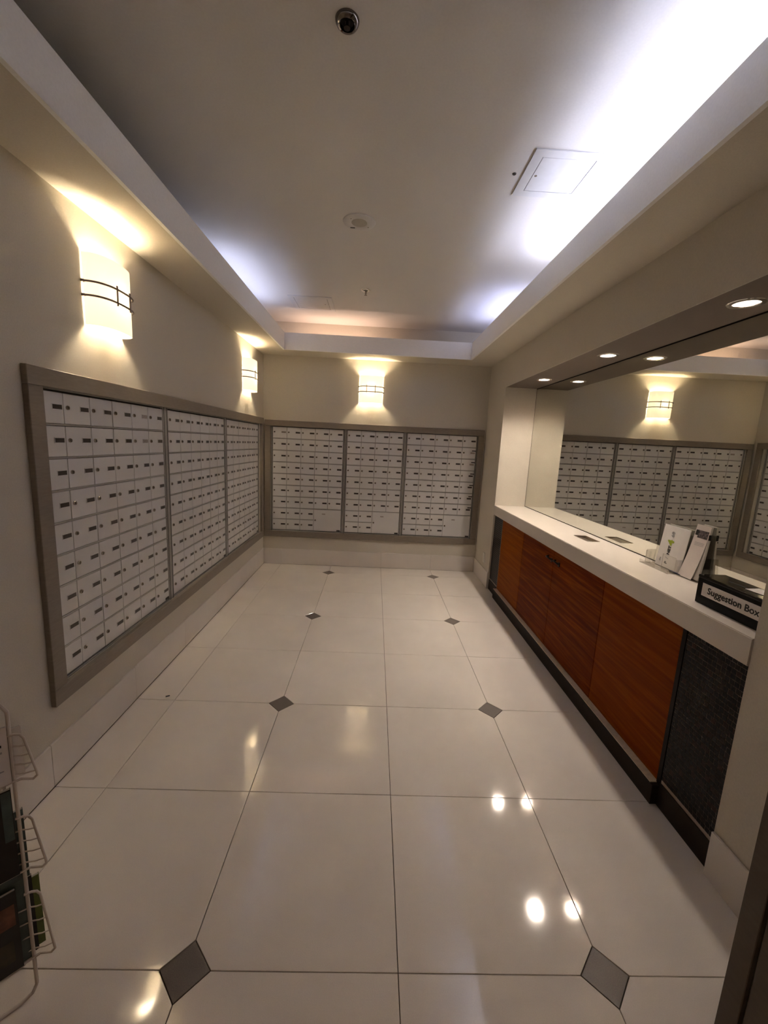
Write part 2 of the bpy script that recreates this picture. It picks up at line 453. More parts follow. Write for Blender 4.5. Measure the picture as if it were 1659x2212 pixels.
def mailbox_bank(label, group, loc, rotz, W, H, cols, pitch, parcel=False, tilt=None, edge_marks=False, pale=()):
    t = thing('mailbox_bank', label, 'mailboxes', loc, rotz, group)
    m = (W-cols*pitch)/2
    bm = bx(.001, W-.001, .0085, .125, .001, H-.001)
    mk('cabinet_shell', bm, M['gap'], t)  # shell coloured dark so the gaps between doors look shaded
    bm = bmesh.new()
    top = (H-9*RP)/2
    box(bm, .001, m-.003, -.006, .0085, .001, H-.001); box(bm, W-m+.003, W-.001, -.006, .0085, .001, H-.001)
    box(bm, m-.003, W-m+.003, -.006, .0085, .001, top-.003); box(bm, m-.003, W-m+.003, -.006, .0085, H-top+.003, H-.001)
    bevel(bm, .0012)
    mk('bank_frame', bm, M['alu_edge'], t)
    for x in (m*.55, W-m*.55): mk('groove_shade_strip', bx(x-.0022, x+.0022, -.0075, -.0061, .001, H-.001), M['gap'], t)  # raised dark strip painted in for the shade of a groove
    st = bx(-W/2+m, W/2-m, -.0065, .0085, -.0030, .0042, .001)
    stm = mesh_of('shelf_strip', st, M['alu_edge'])
    stm2 = None
    for r in range(1, 9):
        z = H-top-r*RP
        if parcel and r >= 8:
            if stm2 is None:
                w2 = (cols-2)*pitch; stm2 = mesh_of('shelf_strip', bx(0, w2, -.0065, .0085, -.0030, .0042, .001), M['alu_edge'])
            put('shelf_strip', stm2, t, (m, 0, z))
        else: put('shelf_strip', stm, t, (W/2, 0, z))
    dw, dh = pitch-.0032, RP-.0105
    for r in range(9):
        for c in range(cols):
            if parcel and r >= 7 and c >= cols-2: continue
            cx = m+(c+.5)*pitch; cz = H-top-(r+.5)*RP
            d = put('door', door_mesh(dw, dh), t, (cx, random.uniform(-.0006, .0006), cz))
            put('lock', LOCK, d, (-pitch/2+.021, -.004, .005), (0, random.uniform(-.25, .25), 0))
            s = SLOTP if (r, c) in pale else SLOT
            put('name_slot', s, d, (.0445, -.0041, .005))
            if edge_marks and c == cols-1 and r >= 1:
                put('black_marker', MARK, d, (.058, -.0046, .030))
    if parcel:
        w2, h2 = 2*pitch-.0022, 2*RP-.010
        cx = m+(cols-1)*pitch; cz = H-top-8*RP
        d = put('parcel_door', door_mesh(w2, h2), t, (cx, 0, cz))
        put('lock', LOCK, d, (-pitch+.020, -.004, .0))
        put('name_slot', SLOTS, d, (-.045, -.0041, .078))
    put('maker_plate', PLATE, t, (W-m-.028, -.0048, top+.016))
    return t
MARK = mesh_of('black_marker', bx(-.022, .022, -.0006, .0004, -.006, .006), M['label_black'])
PLATE = mesh_of('maker_plate', bx(-.021, .021, -.0008, .0006, -.008, .008, .0003), M['label_black'])
HL, HK = LZ1-LZ0, KZ1-KZ0
e3 = (LY1-LY0)/3
for i, lab in enumerate(('six-column aluminium mailbox bank on two-sconce wall, section farthest from the room corner',
                         'six-column aluminium mailbox bank in the middle of the two-sconce wall',
                         'six-column aluminium mailbox bank on two-sconce wall, section touching the room corner')):
    mailbox_bank(lab, 'mailbox banks on the long wall', (XL-.0115, LY0+i*e3, LZ0), PI/2, e3, HL, 6, .1622,
                 pale={(0, 4), (1, 4)} if i == 0 else ())
xk = [KX0, .121, .828, KX1]
for i, (lab, n) in enumerate((('five-column aluminium mailbox bank with parcel door on end wall, beside the long mailbox wall', 5),
                              ('narrow four-column aluminium mailbox bank with parcel door below the end-wall sconce', 4),
                              ('five-column aluminium mailbox bank with parcel door on end wall, on the counter side', 5))):
    mailbox_bank(lab, 'mailbox banks on the end wall', (xk[i], YB+.0115, KZ0), 0, xk[i+1]-xk[i], HK, n, .1645, True,
                 edge_marks=(i == 2), pale={(0, 0)} if i == 0 else ({(1, 4), (2, 4)} if i == 2 else ()))
def surround(label, loc, rotz, W, H, f, t_=.024):
    t = thing('mailbox_surround', label, 'frame', loc, rotz)
    y0, y1 = -t_, -.0005
    mk('top_rail', bx(0, W, y0, y1, H-f, H, .002), M['frame'], t)
    mk('bottom_rail', bx(0, W, y0, y1, 0, f, .002), M['frame'], t)
    mk('stile', bx(0, f, y0, y1, f+.0005, H-f-.0005, .002), M['frame'], t)
    mk('stile', bx(W-f, W, y0, y1, f+.0005, H-f-.0005, .002), M['frame'], t)
surround('wide taupe frame around the long-wall mailboxes', (XL, .640, .350), PI/2, 3.875-.640, 1.385, .071)
surround('wide taupe frame around the end-wall mailboxes', (-.812, YB, .345), 0, 1.752+.812, 1.375, .067)

# ------------------------------------------------------------------ wall sconces
SA, SD, SN, SH = .1345, .080, 2.6, .148
def sprof(off=0.0, n=26, th=(0, PI)):
    pts = []
    for i in range(n+1):
        a = th[0]+(th[1]-th[0])*i/n
        c, s = math.cos(a), math.sin(a)
        pts.append(((SA+off)*math.copysign(abs(c)**(2/SN), c)*-1, -.003-(SD+.009+off)*abs(s)**(2/SN)))
    return pts
def glass_mesh():
    bm = bmesh.new(); nz = 6
    def zz(k): return -SH+2*SH*k/nz
    P, Q = sprof(), sprof(-.004)
    A = [[bm.verts.new((x, y, zz(k))) for x, y in P] for k in range(nz+1)]
    B = [[bm.verts.new((x, y, zz(k))) for x, y in Q] for k in range(nz+1)]
    n = len(P)
    for k in range(nz):
        for i in range(n-1):
            bm.faces.new((A[k][i], A[k][i+1], A[k+1][i+1], A[k+1][i])); bm.faces.new((B[k][i+1], B[k][i], B[k+1][i], B[k+1][i+1]))
    for i in range(n-1):
        bm.faces.new((A[0][i+1], A[0][i], B[0][i], B[0][i+1])); bm.faces.new((A[nz][i], A[nz][i+1], B[nz][i+1], B[nz][i]))
    for k in range(nz):
        bm.faces.new((A[k][0], A[k+1][0], B[k+1][0], B[k][0])); bm.faces.new((A[k+1][-1], A[k][-1], B[k][-1], B[k+1][-1]))
    return mesh_of('glass_shade', bm, M['opal'], True)
def band_mesh():
    bm = bmesh.new()
    pts = sprof(.008)
    tube(bm, [(pts[0][0], -.001, 0)]+[(x, y, 0) for x, y in pts]+[(pts[-1][0], -.001, 0)], .0046, 8)
    return mesh_of('metal_band', bm, M['bronze'], True)
def knob_mesh():
    bm = bmesh.new(); lathe(bm, [(0, -.006), (.007, -.005), (.0085, 0), (.007, .005), (0, .006)], 12)
    return mesh_of('band_knob', bm, M['bronze'], True)
def rod_mesh():
    bm = bmesh.new(); tube(bm, [(0, 0, -.043), (0, 0, .043)], .0038, 8)
    return mesh_of('upright_rod', bm, M['bronze'], True)
def bulb_mesh():
    bm = bmesh.new(); lathe(bm, [(0, -.058), (.010, -.056), (.016, -.049), (.016, .049), (.010, .056), (0, .058)], 16)
    return mesh_of('bulb', bm, M['bulb'], True)
def plate_mesh():
    bm = bx(-.058, .058, -.010, -.0005, -.10, .10, .002); box(bm, -.014, .014, -.05, -.010, -.075, -.052)
    return mesh_of('backplate', bm, M['alu_edge'])
GL, BA, KN, RO, BU, PL = glass_mesh(), band_mesh(), knob_mesh(), rod_mesh(), bulb_mesh(), plate_mesh()
def sconce(label, loc, rotz):
    t = thing('wall_sconce', label, 'wall lamp', loc, rotz, 'curved glass sconces')
    put('backplate', PL, t); put('glass_shade', GL, t); put('bulb', BU, t, (0, -.046, 0))
    fy = -.012-SD-.008
    for z in (.029, -.029):
        b = put('metal_band', BA, t, (0, 0, z))
        for s in (-1, 1): put('band_knob', KN, b, (s*(SA+.008), -.008, 0))
    for x in (-.050, .047): put('upright_rod', RO, t, (x, fy, 0))
sconce('lit curved opal glass sconce on the long mailbox wall, farther from the room corner', (XL, 1.140, 2.116), PI/2)
sconce('lit curved opal glass sconce on the long mailbox wall, close to the room corner', (XL, 3.325, 2.113), PI/2)
sconce('lit curved opal glass sconce on the end wall above the parcel doors', (.400, YB, 2.112), 0)

# ------------------------------------------------------------------ cove tubes
def cove_tube(label, a, b, mat):
    a, b = Vector(a), Vector(b)
    t = thing('fluorescent_tube', label, 'light tube', ((a.x+b.x)/2, (a.y+b.y)/2, ZS+.0125), 0, 'light tubes in the cove')
    c = Vector(t.location); d = (b-a).normalized(); n = Vector((-d.y, d.x, 0))
    bm = bmesh.new(); tube(bm, [a-c, b-c], .013, 12); mk('lamp_tube', bm, mat, t, smooth=True)
    bm = bmesh.new()
    L = (b-a).length/2
    for s in (-1, 1):
        e = d*s*(L+.012)
        p = [e+n*.014-d*.011, e+n*.014+d*.011, e-n*.014+d*.011, e-n*.014-d*.011]
        prism(bm, [(q.x, q.y) for q in p], .0005, a.z-c.z+.017)
    q = [d*L+n*.02, d*L-n*.02, -d*L-n*.02, -d*L+n*.02]
    prism(bm, [(v.x, v.y) for v in q], .0005, .012)
    mk('batten', bm, M['tube_fix'], t)
cove_tube('bright cool white tube behind the lip on the counter side of the cove', (FR+.10, -.05, 2.570), (FR+.10, 1.95, 2.570), M['tube_r'])
cove_tube('blue white tube on the counter side of the cove near the end wall', (FR+.10, 2.60, 2.565), (FR+.10, 3.45, 2.565), M['tube_rf'])
cove_tube('blue white tube behind the lip above the long mailbox wall', (FL-.10, 2.15, 2.568), (FL-.10, 3.25, 2.568), M['tube_l'])
cove_tube('pink tube behind the lip along the end wall', (-.42, FB+.19, 2.475), (.42, FB+.19, 2.475), M['tube_b'])

# ------------------------------------------------------------------ things on the ceiling
def access_panel(label, cx, cy, s, knob):
    t = thing('access_panel', label, 'access panel', (cx, cy, ZC), 0, 'ceiling access panels')
    h = s/2; e = .045
    bm = bmesh.new()
    for a in ((-h, h, h-e, h), (-h, h, -h, -h+e), (-h, -h+e, -h+e, h-e), (h-e, h, -h+e, h-e)): box(bm, *a, -.005, -.0005)
    mk('panel_frame', bm, M['panel'], t)
    mk('gap_backing', bx(-h+e-.0005, h-e+.0005, -h+e-.0005, h-e+.0005, -.0015, -.0006), M['gap'], t)
    d = mk('hatch_door', bx(-h+e+.0025, h-e-.0025, -h+e+.0025, h-e-.0025, -.0046, -.0016, .001), M['panel'], t)
    bm = bmesh.new(); lathe(bm, [(0, -.0062), (.006, -.0060), (.0065, -.0046)], 12)
    mk('latch', bm, M['lock'], d, loc=(knob[0], knob[1], 0))
access_panel('square white access hatch in the tray ceiling beside the bright cove', 1.283, 1.208, .335, (-.105, .005))
access_panel('square white access hatch in the tray ceiling beside the pink-lit end', -.182, 3.262, .40, (.12, 0))
t = thing('ceiling_speaker', 'flat round white speaker plate with perforated centre on the tray ceiling', 'speaker', (.322, 1.735, ZC))
bm = bmesh.new(); lathe(bm, [(.046, -.006), (.052, -.0085), (.085, -.0085), (.094, -.005), (.097, -.0005)], 40); mk('rim_plate', bm, M['panel'], t, smooth=True)
bm = bmesh.new(); lathe(bm, [(0, -.0062), (.047, -.0062), (.047, -.0005)], 32)
mk('grille', bm, plain('grille_grey', (.36, .33, .29), .7, vary=.35, scale=500), t)
mk('sensor_window', bx(-.014, .014, -.005, .005, -.0092, -.0084), M['hole'], t, loc=(-.042, .055, 0))
bm = bmesh.new(); lathe(bm, [(0, -.0092), (.004, -.009), (.004, -.008)], 10); mk('screw', bm, M['lock'], t, loc=(.052, .040, 0))
bm = bmesh.new(); lathe(bm, [(0, -.0092), (.004, -.009), (.004, -.008)], 10); mk('screw', bm, M['lock'], t, loc=(-.046, -.046, 0))
def sprinkler(label, x, y, recess):
    t = thing('sprinkler_head', label, 'sprinkler', (x, y, ZC), 0, 'ceiling sprinklers')
    bm = bmesh.new()
    if recess:
        lathe(bm, [(.022, -.002), (.0235, -.014), (.027, -.016), (.033, -.012), (.037, -.005), (.038, -.0005)], 32)
        mk('escutcheon', bm, plain('dark_chrome', (.22, .20, .19), .12, 1.0), t, smooth=True)
        bm = bmesh.new(); lathe(bm, [(0, -.0022), (.0232, -.0022), (.0232, -.001)], 28); mk('cup', bm, M['hole'], t)
        dz, r = .020, .010
    else:
        lathe(bm, [(.020, -.002), (.024, -.007), (.034, -.007), (.040, -.003), (.041, -.0005)], 32)
        mk('escutcheon', bm, M['chrome'], t, smooth=True)
        bm = bmesh.new(); lathe(bm, [(0, -.0025), (.021, -.0025), (.021, -.001)], 28); mk('cup', bm, M['hole'], t)
        dz, r = .040, .013
    bm = bmesh.new(); tube(bm, [(-.006, 0, -.003), (-.0055, 0, -dz*.7), (0, 0, -dz)], .0022, 6); tube(bm, [(.006, 0, -.003), (.0055, 0, -dz*.7), (0, 0, -dz)], .0022, 6)
    mk('frame_arms', bm, M['bronze'], t, smooth=True)
    bm = bmesh.new(); lathe(bm, [(0, -dz-.003), (r, -dz-.002), (r, -dz), (.003, -dz), (.0028, -.003), (0, -.003)], 14); mk('deflector', bm, M['handle'] if recess else M['bronze'], t)
sprinkler('dark chrome recessed sprinkler head in the tray ceiling, far from the end wall', .330, .560, True)
sprinkler('small chrome pendent sprinkler head near the end of the tray ceiling', .336, 2.832, False)
bm = bmesh.new(); lathe(bm, [(0, -.004), (.008, -.004), (.0095, -.0005)], 16)
o = mk('ceiling_plug', bm, M['black']); o.location = (1.076, 1.215, ZC); tag(o, 'tiny black round plug in the ceiling beside the access hatch', 'plug')

def downlight(label, y, k):
    t = thing('recessed_downlight', label, 'downlight', (DLX, y, NZ), 0, 'downlights over the counter')
    bm = bmesh.new(); lathe(bm, [(.045, -.001), (.047, -.004), (.063, -.003), (.066, -.0005)], 36); mk('trim_ring', bm, M['chrome'], t, smooth=True)
    bm = bmesh.new(); lathe(bm, [(.0455, -.001), (.043, .012), (.036, .036)], 36); mk('reflector_cone', bm, M['reflector'], t, smooth=True)
    bm = bmesh.new(); lathe(bm, [(0, .033), (.028, .034), (.0355, .036)], 28); mk('lamp_lens', bm, M['lamp'][k], t)
downlight('recessed downlight over the counter, closest to the end wall', DLY[0], 0)
downlight('recessed downlight over the counter, the middle one of three', DLY[1], 1)
downlight('recessed downlight over the counter, above the suggestion box', DLY[2], 2)

# ------------------------------------------------------------------ mirror, counter, cabinet
t = thing('wall_mirror', 'large frameless wall mirror above the white counter', 'mirror', (MX, (NY0+NY1)/2, CZ))
mk('mirror_glass', bx(MX, MX+.006, NY0+.004, NY1-.004, CZ+.006, NZ-.008), M['mirror'], t, world=True)
bm = bmesh.new(); box(bm, MX-.002, MX+.010, NY0+.002, NY1-.002, CZ+.0005, CZ+.0055); box(bm, MX-.002, MX+.010, NY0+.002, NY1-.002, NZ-.0075, NZ-.0005)
box(bm, MX-.001, MX+.010, NY1-.0038, NY1-.0008, CZ+.006, NZ-.008); box(bm, MX-.001, MX+.010, NY0+.0008, NY0+.0038, CZ+.006, NZ-.008)
mk('edge_channel', bm, M['brown_dark'], t, world=True)

CX0 = 1.763
hx0, hx1, hy0, hy1 = 1.930, 2.020, 1.715, 1.905
bm = bmesh.new()
xs, ysq = [CX0, hx0, hx1, MX+.010], [NY0+.001, hy0, hy1, NY1-.001]
grid = {}
for z in (CZ-.10, CZ):
    for i, x in enumerate(xs):
        for j, y in enumerate(ysq): grid[i, j, z] = bm.verts.new((x, y, z))
za, zb = CZ-.10, CZ
for i in range(3):
    for j in range(3):
        if (i, j) == (1, 1): continue
        bm.faces.new([grid[i+a, j+b, zb] for a, b in ((0, 0), (1, 0), (1, 1), (0, 1))]); bm.faces.new([grid[i+a, j+b, za] for a, b in ((0, 1), (1, 1), (1, 0), (0, 0))])
def side(p, q): bm.faces.new((grid[(*p, za)], grid[(*q, za)], grid[(*q, zb)], grid[(*p, zb)]))
for k in range(3):
    side((k, 0), (k+1, 0)); side((k+1, 3), (k, 3)); side((0, k+1), (0, k)); side((3, k), (3, k+1))
side((2, 1), (1, 1)); side((1, 2), (2, 2)); side((1, 1), (1, 2)); side((2, 2), (2, 1))
bmesh.ops.recalc_face_normals(bm, faces=bm.faces)
ed = [e for e in bm.edges if abs(e.verts[0].co.x-CX0) < 1e-5 and abs(e.verts[1].co.x-CX0) < 1e-5 and abs(e.verts[0].co.z-e.verts[1].co.z) < 1e-6]
bmesh.ops.bevel(bm, geom=ed, offset=.003, segments=2, affect='EDGES')
tag(mk('countertop', bm, M['quartz']), 'thick off-white quartz countertop running below the mirror', 'countertop')

t = thing('waste_slot', 'rectangular steel drop slot set into the white countertop', 'drop slot', ((hx0+hx1)/2, (hy0+hy1)/2, CZ-.10))
bm = bmesh.new(); e = .0015
for a in ((hx0+.0005, hx0+e, hy0+.0005, hy1-.0005), (hx1-e, hx1-.0005, hy0+.0005, hy1-.0005), (hx0+e, hx1-e, hy0+.0005, hy0+e), (hx0+e, hx1-e, hy1-e, hy1-.0005)):
    box(bm, *a, CZ-.099, CZ+.0015)
mk('steel_liner', bm, M['steel'], t, world=True)
bm = bmesh.new(); q = [(hx0+.004, CZ-.004), (hx0+.006, CZ-.002), (hx1-.004, CZ-.016), (hx1-.006, CZ-.019)]
prism(bm, q, hy0+.004, hy1-.004, 'y'); mk('flap', bm, M['steel'], t, world=True)

PX, DX = 1.752, 1.787
cab = thing('base_cabinet', 'brown veneer base cabinet with two doors below the white counter', 'cabinet', (DX, 1.84, 0))
YA = [3.055, 2.468, 1.862, 1.212, .618]
ZD0, ZD1 = .099, .823
mk('carcass', bx(DX+.0205, 2.09, YA[-1]+.004, YA[0]-.004, .0005, CZ-.102), M['brown_dark'], cab, world=True)
mats = ('wood_a', 'wood_b', 'wood_b', 'wood_c')
for i in range(4):
    bm = bx(DX, DX+.0195, YA[i+1]+.0018, YA[i]-.0018, ZD0+.002, ZD1-.004, .001)
    isd = i in (1, 2)
    d = mk('door' if isd else 'fixed_panel', bm, M[mats[i]], cab, world=True)
    if not isd: d['label'] = 'honey coloured fixed veneer panel' if i == 0 else 'amber fixed veneer panel'
    else:
        yc = YA[2]+.050 if i == 1 else YA[2]-.068
        bm = bmesh.new()
        hy = [(yc+.030, .757), (yc-.026, .757)]
        pts = [(DX-.0005, yc+.032, .757), (DX-.016, yc+.030, .757), (DX-.024, yc+.020, .757), (DX-.026, yc, .757), (DX-.024, yc-.014, .756), (DX-.018, yc-.022, .750), (DX-.0005, yc-.026, .742)]
        tube(bm, pts, .0060, 8); box(bm, DX-.006, DX-.0005, yc-.036, yc-.016, .728, .756)
        mk('handle', bm, M['handle'], d, world=True, smooth=True)
mk('plinth', bx(PX, DX+.0200, YA[-1]-.022, YA[0]+.006, .0005, .094, .0015), M['toe'], cab, world=True)
mk('ledge_strip', bx(PX+.0015, DX+.019, YA[-1]-.004, YA[0]+.004, .0942, .0988), M['ledge'], cab, world=True)
mk('side_edge', bx(DX-.004, DX+.0195, YA[-1]-.022, YA[-1]-.001, .0955, CZ-.102), M['brown_dark'], cab, world=True)

# mosaic columns either side
def mosaic(label, y0, y1, near):
    t = thing('mosaic_column', label, 'tiled column', (DX, (y0+y1)/2, 0), 0, 'mosaic columns')
    zt, zb_ = CZ-.104, .112
    mk('core', bx(DX-.0002, 2.088, y0, y1, .0005, zt), M['mos_grout'], t, world=True)
    mk('base_board', bx(DX-.0065, DX-.0005, y0, y1, .0005, zb_-.002, .001), M['toe'], t, world=True)
    ps, gr = .0205, .0018
    nr = int((zt-zb_)/ps); n = 0
    cache = {}
    rest = [bmesh.new() for _ in M['mos']]
    rows = []
    for r in range(nr):
        z1 = zt-.001-r*ps; z0 = z1-ps+gr
        y = y1-.0008; off = random.choice((0, .35, .5, .65))
        first = True
        while y > y0+.004:
            w_ = ps*(off if (first and off) else 1.0); first = False
            ya = max(y-w_+gr, y0+.0008)
            rows.append((ya, y, z0, z1)); y -= w_
    rows.sort(key=lambda q: -q[2])
    for (ya, yb, z0, z1) in rows:
        k = random.choices(range(4), (55, 22, 15, 8))[0]
        if near and n < 300 and yb-ya > .008:
            key = (k, round(yb-ya, 4))
            if key not in cache:
                cache[key] = mesh_of('mosaic_tile', bx(0, .0012, 0, yb-ya, 0, ps-gr, .0004), M['mos'][k])
            put('mosaic_tile', cache[key], t, (-.0015-random.uniform(0, .0004), ya-(y0+y1)/2, z0)); n += 1
        else:
            box(rest[k], DX-.0014, DX-.0004, ya, yb, z0, z1)
    for k, bm in enumerate(rest):
        if len(bm.verts):
            o = mk('mosaic_field', bm, M['mos'][k], t, world=True); o['kind'] = 'stuff'
        else: bm.free()
mosaic('column of dark glass mosaic tiles below the suggestion box', NY0+.003, YA[-1]-.024, True)
mosaic('column of dark glass mosaic tiles below the counter, beside the wall outlet', YA[0]+.008, NY1-.003, False)

# outlet plate
t = thing('outlet_plate', 'small white outlet cover low on the wall beside the counter', 'outlet', (XR, 3.545, .29))
mk('cover', bx(XR-.006, XR-.0005, 3.511, 3.581, .232, .347, .002), M['white'], t, world=True)
for z in (.268, .311): mk('socket', bx(XR-.0068, XR-.0055, 3.531, 3.561, z-.014, z+.014, .0005), M['white'], t, world=True)

# ------------------------------------------------------------------ things on the counter
bt = thing('suggestion_box', 'glossy black box with a white front label reading Suggestion Box', 'box', (1.890, .492, CZ))
X0, X1, Y0, Y1, Z1 = 1.834, 1.945, .335, .648, CZ+.117
mk('box_body', bx(X0, X1, Y0, Y1, CZ+.0005, Z1-.012, .002, 2), plain('black_acrylic', (.003, .003, .003), .3, spec=.15), bt, world=True)
lid = mk('lid', bx(X0-.001, X1+.001, Y0-.001, Y1+.001, Z1-.0115, Z1, .002, 2), plain('black_acrylic_lid', (.004, .004, .004), .08, spec=.4), bt, world=True)
bm = bx(X0+.045, X0+.053, Y0+.09, Y1-.09, Z1+.0001, Z1+.0006); mk('drop_opening', bm, M['hole'], lid, world=True)
lb = mk('front_label', bx(X0-.0012, X0-.0002, .352, .620, CZ+.037, CZ+.089), M['paper'], bt, world=True); lb['label'] = 'white paper label with bold black lettering'
tm = text_mesh('lettering', 'Suggestion Box', .036, M['ink'], offset=.0009, extrude=.0002)
_w = max(v.co.x for v in tm.vertices)
for v in tm.vertices: v.co.x *= .226/_w
put('lettering', tm, lb, (X0-.0016-1.890, .592-.492, CZ+.0525-CZ), (PI/2, 0, -PI/2))
o = mk('paper_slip', bx(-.030, .030, -.055, .055, 0, .0012), M['paper']); o.location = (1.902, .420, Z1+.0008); o.rotation_euler = (0, 0, .12)
tag(o, 'white paper slips lying on the black suggestion box', 'paper')

# flyer stand with the wide flyer
fs = thing('flyer_holder', 'clear acrylic holder carrying the flyer with a green 4', 'brochure holder', (2.03, 1.12, CZ))
bm = bmesh.new()
box(bm, 1.988, 2.072, 1.020, 1.245, CZ+.0005, CZ+.003)
box(bm, 1.985, 1.988, 1.020, 1.245, CZ+.0005, CZ+.018)
for y in (1.020, 1.242): box(bm, 2.020, 2.070, y, y+.003, CZ+.003, CZ+.075)
box(bm, 2.017, 2.020, 1.020, 1.115, CZ+.003, CZ+.085); box(bm, 2.017, 2.020, 1.205, 1.245, CZ+.003, CZ+.070)
prism(bm, [(2.056, CZ+.003), (2.059, CZ+.003), (2.085, CZ+.200), (2.082, CZ+.200)], 1.010, 1.240, 'y')
mk('acrylic_stand', bm, M['acrylic'], fs, world=True)
bm = bmesh.new(); tube(bm, [(2.0185, 1.245, CZ+.004), (2.0185, 1.245, CZ+.070)], .0012, 6); tube(bm, [(1.9865, 1.245, CZ+.001), (1.9865, 1.020, CZ+.001)], .0012, 6)
tube(bm, [(2.0185, 1.115, CZ+.004), (2.0185, 1.115, CZ+.085), (2.0185, 1.020, CZ+.085)], .0010, 6)
mk('polished_edge', bm, M['acrylic_edge'], fs, world=True)
fl = thing('flyer', 'white flyer with a lime green 4 and black lettering', 'flyer', (2.050, 1.118, CZ+.0045))
tilt = math.atan2(.024, .215)
bm = bx(0, .004, -.092, .092, 0, .226, .0004)
bmesh.ops.rotate(bm, cent=(0, 0, 0), matrix=Matrix.Rotation(tilt, 3, 'Y'), verts=bm.verts)
mk('sheets', bm, M['paper'], fl)
# lettering runs up the sheet; sheet faces -x
def on_sheet(name, me, u, v):      # u along the bottom edge (towards -y), v up the sheet
    o = put(name, me, fl)
    base = Matrix.Rotation(tilt, 4, 'Y') @ Matrix.Translation((-.0006, .092-u, v))
    up = Matrix(((0, 0, -1, 0), (0, 1, 0, 0), (1, 0, 0, 0), (0, 0, 0, 1)))   # text x -> up, text y -> +y, text normal -> -x
    o.matrix_local = base @ up
    return o
def flip(body, size, mat, **k): return text_mesh('lettering', body, size, mat, **k)
on_sheet('lettering', flip('P', .026, M['ink'], offset=.0011), .084, .020)
on_sheet('lettering', flip('/', .030, M['ink_grey'], offset=.001), .084, .048)
on_sheet('lettering', flip('NET', .026, M['ink'], offset=.0012), .084, .070)
on_sheet('numeral', flip('4', .060, M['green'], offset=.0028), .094, .121)
on_sheet('numeral', flip('60', .030, M['ink_grey'], offset=.0006), .086, .166)
on_sheet('small_print', flip('the', .016, M['ink_grey'], offset=.0003), .034, .025)

# leaflet stack in its holder
hs_ = thing('leaflet_holder', 'clear acrylic holder with the tall narrow leaflets', 'brochure holder', (2.062, .955, CZ))
bm = bmesh.new()
box(bm, 2.030, 2.086, .890, 1.000, CZ+.0005, CZ+.003)
for y in (.890, .997): prism(bm, [(2.045, CZ+.003), (2.086, CZ+.003), (2.087, CZ+.12), (2.06, CZ+.12)], y, y+.003, 'y')
prism(bm, [(2.0835, CZ+.003), (2.0860, CZ+.003), (2.0880, CZ+.23), (2.0855, CZ+.23)], .893, .997, 'y')
mk('acrylic_stand', bm, M['acrylic'], hs_, world=True)
ls = thing('leaflet_stack', 'stack of tall narrow white leaflets with a dark photo header', 'leaflets', (2.06, .955, CZ+.004))
def lean(s): return 2.074-.018*(1-s)-.008*(1-s)**2
bm = bmesh.new()
n = 10; YA0, YA1 = .905, .990
front = [(lean(i/n), CZ+.006+.262*i/n) for i in range(n+1)]
back = [(x+.008+.002*(1-i/n), z) for i, (x, z) in enumerate(front)]
prism(bm, front+back[::-1], YA0, YA1, 'y')
mk('leaflets', bm, M['paper'], ls, world=True)
# front leaflet curling forward
bm = bmesh.new()
cur = []
for i in range(n+1):
    s = i/n; cur.append((lean(s)-.0012-.016*(1-s)**2.2, CZ+.0045+.266*s, .020*(1-s)))
A = [[bm.verts.new((x+dx, y+sh, z)) for x, z, sh in cur] for dx in (0, .0006) for y in (YA0-.001, YA1+.001)]
for i in range(n):
    bm.faces.new((A[0][i], A[1][i], A[1][i+1], A[0][i+1])); bm.faces.new((A[2][i], A[2][i+1], A[3][i+1], A[3][i]))
    bm.faces.new((A[0][i], A[0][i+1], A[2][i+1], A[2][i])); bm.faces.new((A[1][i], A[3][i], A[3][i+1], A[1][i+1]))
bm.faces.new((A[0][0], A[2][0], A[3][0], A[1][0])); bm.faces.new((A[0][n], A[1][n], A[3][n], A[2][n]))
lf = mk('front_leaflet', bm, M['paper_pink'], ls, world=True, smooth=True)
def strip(name, s0, s1, ya, yb, mat):
    bm = bmesh.new(); k = 4; vs_ = []
    for i in range(k+1):
        s = s0+(s1-s0)*i/k
        x = lean(s)-.0012-.016*(1-s)**2.2-.0006; z = CZ+.0045+.266*s; sh = .020*(1-s)
        vs_.append([bm.verts.new((x, y+sh, z)) for y in (ya, yb)]+[bm.verts.new((x+.0004, y+sh, z)) for y in (ya, yb)])
    for a, b in zip(vs_, vs_[1:]):
        bm.faces.new((a[0], a[1], b[1], b[0])); bm.faces.new((a[2], b[2], b[3], a[3])); bm.faces.new((a[0], b[0], b[2], a[2])); bm.faces.new((a[1], a[3], b[3], b[1]))
    bm.faces.new((vs_[0][0], vs_[0][2], vs_[0][3], vs_[0][1])); bm.faces.new((vs_[-1][0], vs_[-1][1], vs_[-1][3], vs_[-1][2]))
    mk(name, bm, mat, lf, world=True)
strip('photo_header', .76, .90, YA0+.004, YA1-.020, M['photo'])
strip('dark_badge', .80, .90, YA1-.020, YA1-.004, M['ink'])
for i, s in enumerate((.62, .645, .67)): strip('text_line', s, s+.006, YA0+.012, YA1-.018, M['ink_grey'])
bm = bx(0, .0008, YA0-.0016, YA0-.0008, CZ+.205, CZ+.228); bm.free()
bm = bx(2.066, 2.078, YA0-.0012, YA0-.0004, CZ+.205, CZ+.232); mk('dark_edge_label', bm, M['ink'], ls, world=True)
